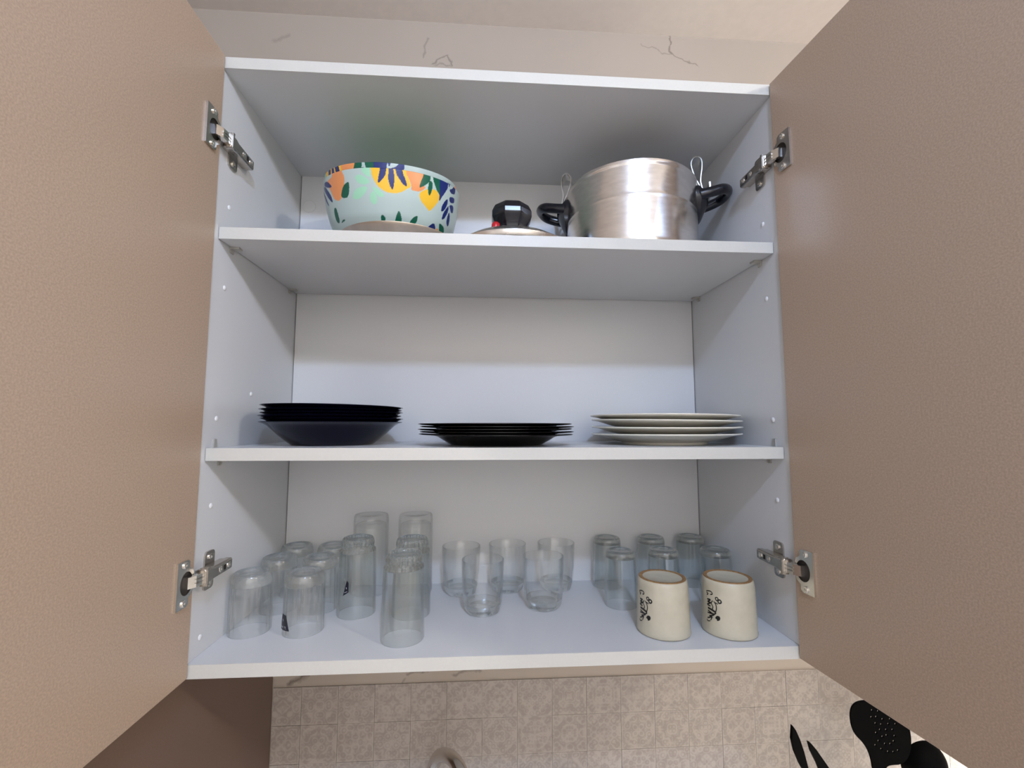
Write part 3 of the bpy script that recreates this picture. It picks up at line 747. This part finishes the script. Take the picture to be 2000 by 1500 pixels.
# --- small labels stuck on two glasses
def decal(name, poly, rfun, off, mat, parent, n=8):
    """quad patch (four corners, theta and height) laid on a turned surface"""
    (a, b, c, d) = poly; V, F = [], []
    for i in range(n + 1):
        for j in range(n + 1):
            s, t = i / n, j / n
            th = (a[0] * (1 - s) + b[0] * s) * (1 - t) + (d[0] * (1 - s) + c[0] * s) * t
            z = (a[1] * (1 - s) + b[1] * s) * (1 - t) + (d[1] * (1 - s) + c[1] * s) * t
            r = rfun(z) + off; V.append((r * math.cos(th), r * math.sin(th), z))
    for i in range(n):
        for j in range(n): q = i * (n + 1) + j; F.append((q, q + 1, q + n + 2, q + n + 1))
    return mk(name, V, F, mat, parent, True)
def ribbon(strokes, rfun, off, wscale):
    V, F = [], []
    for w, pts in strokes:
        P = smooth_path([(t, z, 0) for t, z in pts], 4) if len(pts) > 2 else [Vector((t, z, 0)) for t, z in pts]
        base = len(V); n = len(P); hw = w * wscale
        for i, p in enumerate(P):
            r = rfun(p.y); a = P[max(i - 1, 0)]; b = P[min(i + 1, n - 1)]
            d = Vector(((b.x - a.x) * r, b.y - a.y)); d = d.normalized() if d.length > 1e-7 else Vector((1, 0))
            nn = Vector((-d.y, d.x)) * hw
            for s in (-1, 1):
                th = p.x + s * nn.x / r; z = p.y + s * nn.y; rr = rfun(z) + off + .00002 * (base % 7)
                V.append((rr * math.cos(th), rr * math.sin(th), z))
        for i in range(n - 1): q = base + 2 * i; F.append((q, q + 1, q + 3, q + 2))
    return V, F
def un(rz, poly): return [(t - rz, z) for t, z in poly]
rib_r = lambda z: .0272
s1 = decal('label', un(.2, [(-2.50, .0300), (-2.13, .0291), (-1.90, .0095), (-2.74, .0085)]), rib_r, .0007, STICK, rts[1])
V, F = ribbon([(3.5, un(.2, [(-2.38, .0235), (-2.34, .0205)])), (2, un(.2, [(-2.62, .0120), (-2.10, .0118)])),
               (1.5, un(.2, [(-2.52, .0120), (-2.50, .0140), (-2.47, .0120)])), (1.5, un(.2, [(-2.40, .0120), (-2.40, .0140), (-2.33, .0136), (-2.40, .0130), (-2.32, .0120)])), (1.5, un(.2, [(-2.24, .0142), (-2.10, .0142)])), (1.5, un(.2, [(-2.17, .0142), (-2.17, .0120)]))], rib_r, .00095, .00016)
mk('label_print', V, F, STICKW, s1)
tal_r = lambda z: .0289 - max(0, z - .02) * .026
s2 = decal('label', un(.1, [(-1.86, .0560), (-1.76, .0530), (-1.74, .0395), (-2.06, .0335)]), tal_r, .0003, STICK, tts[1])
V, F = ribbon([(3, un(.1, [(-1.87, .0465), (-1.86, .0440)])), (2, un(.1, [(-1.97, .0385), (-1.80, .0405)]))], tal_r, .0006, .00016)
mk('label_print', V, F, STICKW, s2)
# --- cream cups, upside down, with a lettered side
SCRIPT = [[3,[[-2.583,0.0514],[-2.505,0.0521],[-2.478,0.0498],[-2.539,0.0478],[-2.574,0.0498],[-2.583,0.0514]]],[4,[[-2.478,0.0485],[-2.422,0.0498],[-2.365,0.0482],[-2.378,0.046],[-2.448,0.0452],[-2.478,0.0467],[-2.478,0.0485]]],[3,[[-2.601,0.0447],[-2.491,0.0436]]],[3,[[-3.006,0.056],[-2.814,0.0578],[-2.718,0.0565],[-2.718,0.0543],[-2.797,0.0534]]],[3,[[-2.998,0.0543],[-2.906,0.0536],[-2.967,0.0511]]],[3,[[-3.006,0.048],[-2.993,0.0478]]],[4,[[-2.963,0.0458],[-2.797,0.0463],[-2.932,0.0425],[-2.775,0.0427],[-2.954,0.0387],[-2.797,0.038]]],[3,[[-2.701,0.0462],[-2.758,0.042],[-2.688,0.0383],[-2.723,0.0345]]],[3,[[-2.653,0.0458],[-2.57,0.0423],[-2.548,0.0372],[-2.587,0.0322]]],[6,[[-2.928,0.0345],[-2.723,0.0336],[-2.566,0.0318]]],[4,[[-2.928,0.0311],[-2.67,0.0289],[-2.566,0.0314]]],[4,[[-2.954,0.028],[-2.635,0.0285],[-2.862,0.0243],[-2.723,0.0249],[-2.954,0.0207]]],[7,[[-2.57,0.0236],[-2.531,0.0262],[-2.461,0.0267],[-2.47,0.0242],[-2.544,0.0227]]],[3,[[-2.736,0.024],[-2.801,0.0193]]],[3,[[-2.976,0.0189],[-2.95,0.0167],[-2.819,0.0182]]]]
MP = [(0, .0366), (.002, .0368), (.005, .0362), (.030, .0355), (.060, .0348), (.067, .0342), (.0705, .0334), (.0722, .0322)]
mz, mr = [q[0] for q in MP], [q[1] for q in MP]
mug_r = lambda z: float(np.interp(z, mz, mr))
cup = empty('stoneware_cup', (0, 0, 0))
turned('cup_body', [(.0335, .0008), (.0350, 0), (.0362, .0004)] + [(r, z) for z, r in MP[1:]] + [(.0318, .0724), (.0262, .0724), (.0250, .0720), (0, .0717), (0, .064), (.026, .063), (.031, .058), (.0322, .03), (.0332, .003), (.0335, .0008)], MUGC, cup, 96, None, 60)
turned('foot_ring', [(.0322, .0720), (.0318, .0731), (.0300, .0736), (.0275, .0731), (.0262, .0718), (.0262, .0708), (.0322, .0708), (.0322, .0720)], MUGR, cup, 96)
V, F = ribbon([(w, [tuple(q) for q in p]) for w, p in SCRIPT], mug_r, .00025, .00022)
mk('lettering', V, F, INK, cup)
GM = 'upturned cream cups at the right of the bottom shelf'
place(cup, 0, .2244, .0570, 'upturned cream cup with black script, the left one of two', 'cup', GM)
place(cup, 1, .3171, .0514, 'upturned cream cup with black script, next to the bottom right hinge', 'cup', GM, .05)

# ============================================================ WORKTOP THINGS BELOW
# --- perforated skimmer, ladle and tongs standing on the worktop near the wall
HEAD = [(0.6205, -0.1657), (0.6058, -0.1692), (0.5971, -0.1769), (0.5927, -0.188), (0.5917, -0.2023), (0.5954, -0.2136), (0.6054, -0.2236), (0.611, -0.2334), (0.6133, -0.2462), (0.6115, -0.2635), (0.6125, -0.36), (0.6110, -0.559), (0.6310, -0.559), (0.6310, -0.36), (0.632, -0.2644), (0.6352, -0.2574), (0.6426, -0.2546), (0.666, -0.2548), (0.6834, -0.2412), (0.6924, -0.2192), (0.6925, -0.1966), (0.6794, -0.1784), (0.6548, -0.1677)]
HOLES = [(0.6339, -0.1799), (0.6441, -0.1816), (0.6386, -0.1892), (0.6488, -0.1929), (0.6441, -0.1999), (0.6572, -0.1996), (0.6622, -0.1931), (0.6696, -0.2003), (0.6508, -0.2074), (0.6621, -0.2078), (0.6493, -0.215), (0.6631, -0.2164), (0.6594, -0.2234), (0.6523, -0.2268), (0.643, -0.2264), (0.663, -0.236), (0.6544, -0.2376), (0.6452, -0.2369), (0.6344, -0.2331), (0.6414, -0.2166), (0.64, -0.207), (0.6347, -0.1981), (0.6299, -0.1894), (0.6319, -0.2111), (0.6329, -0.222), (0.6258, -0.2276)]
UY = .17
sk = empty('skimmer', (.62, UY, -.5598))
def skv(x, z, w):
    y = .25 * (z + .25) - w
    return (x - .62, y, z + .5598)
holes = [[(cx + .0018 * math.cos(-2 * PI * i / 8), cz + .0018 * math.sin(-2 * PI * i / 8)) for i in range(8)] for cx, cz in HOLES]
head_up = [p for p in HEAD if p[1] > -.30]
v, f = plate_extrude([list(reversed(chaikin(head_up, 2, .25)))] + [list(reversed(h)) for h in holes], .0028, skv)
mk('skimmer_head', v, f, BLACKN, sk, False)
v, f = sweep([(.001, -.003, .30), (.001, -.004, .24), (.001, -.004, .0006)], [.010, .0095, .011], [.004, .006, .007], 12, up=(0, 1, 0))
mk('handle', v, f, BLACKN, sk, True, 50)
tag(sk, 'black perforated nylon skimmer under the right door, dotted with small holes', 'utensil')
ld = empty('ladle', (.7285, .20, -.5598))
pr = [(.036 * math.cos(math.radians(a)), -.036 * math.sin(math.radians(a))) for a in range(0, 90, 9)] + [(0, -.036)]
pr = pr + [(r * .94, z * .94) for r, z in reversed(pr[:-1])]
pr[len(pr) // 2] = (0, -.0338)
prof = [(.036 * math.cos(math.radians(a)), -.036 * math.sin(math.radians(a))) for a in range(0, 90, 9)] + [(0, -.036), (0, -.034)] + [(.034 * math.cos(math.radians(a)), -.034 * math.sin(math.radians(a))) for a in range(81, -1, -9)] + [(.036, 0)]
v, f = lathe(prof, 40)
Rm = Matrix.Translation((0, 0, .288)) @ Matrix.Rotation(math.radians(-78), 4, 'X')
mk('ladle_bowl', [Rm @ Vector(p) for p in v], f, BLACKN, ld, True, 60)
v, f = sweep(smooth_path([(0, .004, .258), (0, .012, .22), (0, .012, .12), (0, .010, .0006)], 5), .009, .005, 12, up=(0, 1, 0))
mk('handle', v, f, BLACKN, ld, True, 60)
tag(ld, 'black ladle beside the perforated skimmer, partly hidden by the right door', 'utensil')
tg = empty('kitchen_tongs', (.53, UY, -.5598))
B1 = [(0.4782, -0.1864), (0.4756, -0.2072), (0.4794, -0.2263), (0.4871, -0.2454), (0.4958, -0.2614), (.5150, -.34), (.5250, -.559), (.5320, -.559), (.5240, -.34), (0.5045, -0.2618), (0.5015, -0.2539), (0.4952, -0.2269), (0.4893, -0.2077), (0.4831, -0.1933)]
B2 = [(0.5039, -0.2128), (0.5075, -0.2274), (0.5169, -0.2467), (0.5229, -0.2627), (.5330, -.34), (.5330, -.559), (.5400, -.559), (.5450, -.34), (0.544, -0.2636), (0.5391, -0.2571), (0.5278, -0.2409), (0.5165, -0.2247), (0.5082, -0.2148)]
for B in (B1, B2):
    v, f = plate_extrude([B], .006, lambda x, z, w: (x - .53, -w, z + .5598))
    mk('tong_arm', v, f, BLACKN, tg)
tag(tg, 'two pointed black tong tips rising in front of the tiled wall', 'utensil')
# --- gooseneck tap
tp = empty('kitchen_tap', (-.125, .215, -.5598))
pts = [(-.125, .215, -.5598), (-.125, .215, -.36), (-.123, .205, -.270), (-.112, .185, -.225), (-.094, .150, -.198), (-.078, .120, -.190), (-.067, .097, -.197), (-.061, .084, -.220), (-.059, .080, -.27)]
path = [p - Vector((-.137, .215, -.5598)) for p in smooth_path(pts, 7)]
v, f = sweep(path, .0098, None, 20, up=(1, .3, 0))
mk('spout', v, f, CHROME, tp, True, 60)
turned('tap_base', [(0, .0004), (.026, .0004), (.026, .008), (.020, .014), (.018, .06), (.0105, .066), (0, .066)], CHROME, tp, 40, loc=(.012, 0, 0))
tag(tp, 'arched metal kitchen tap just rising at the bottom edge, before the tiles', 'tap')
bpy.context.view_layer.update()
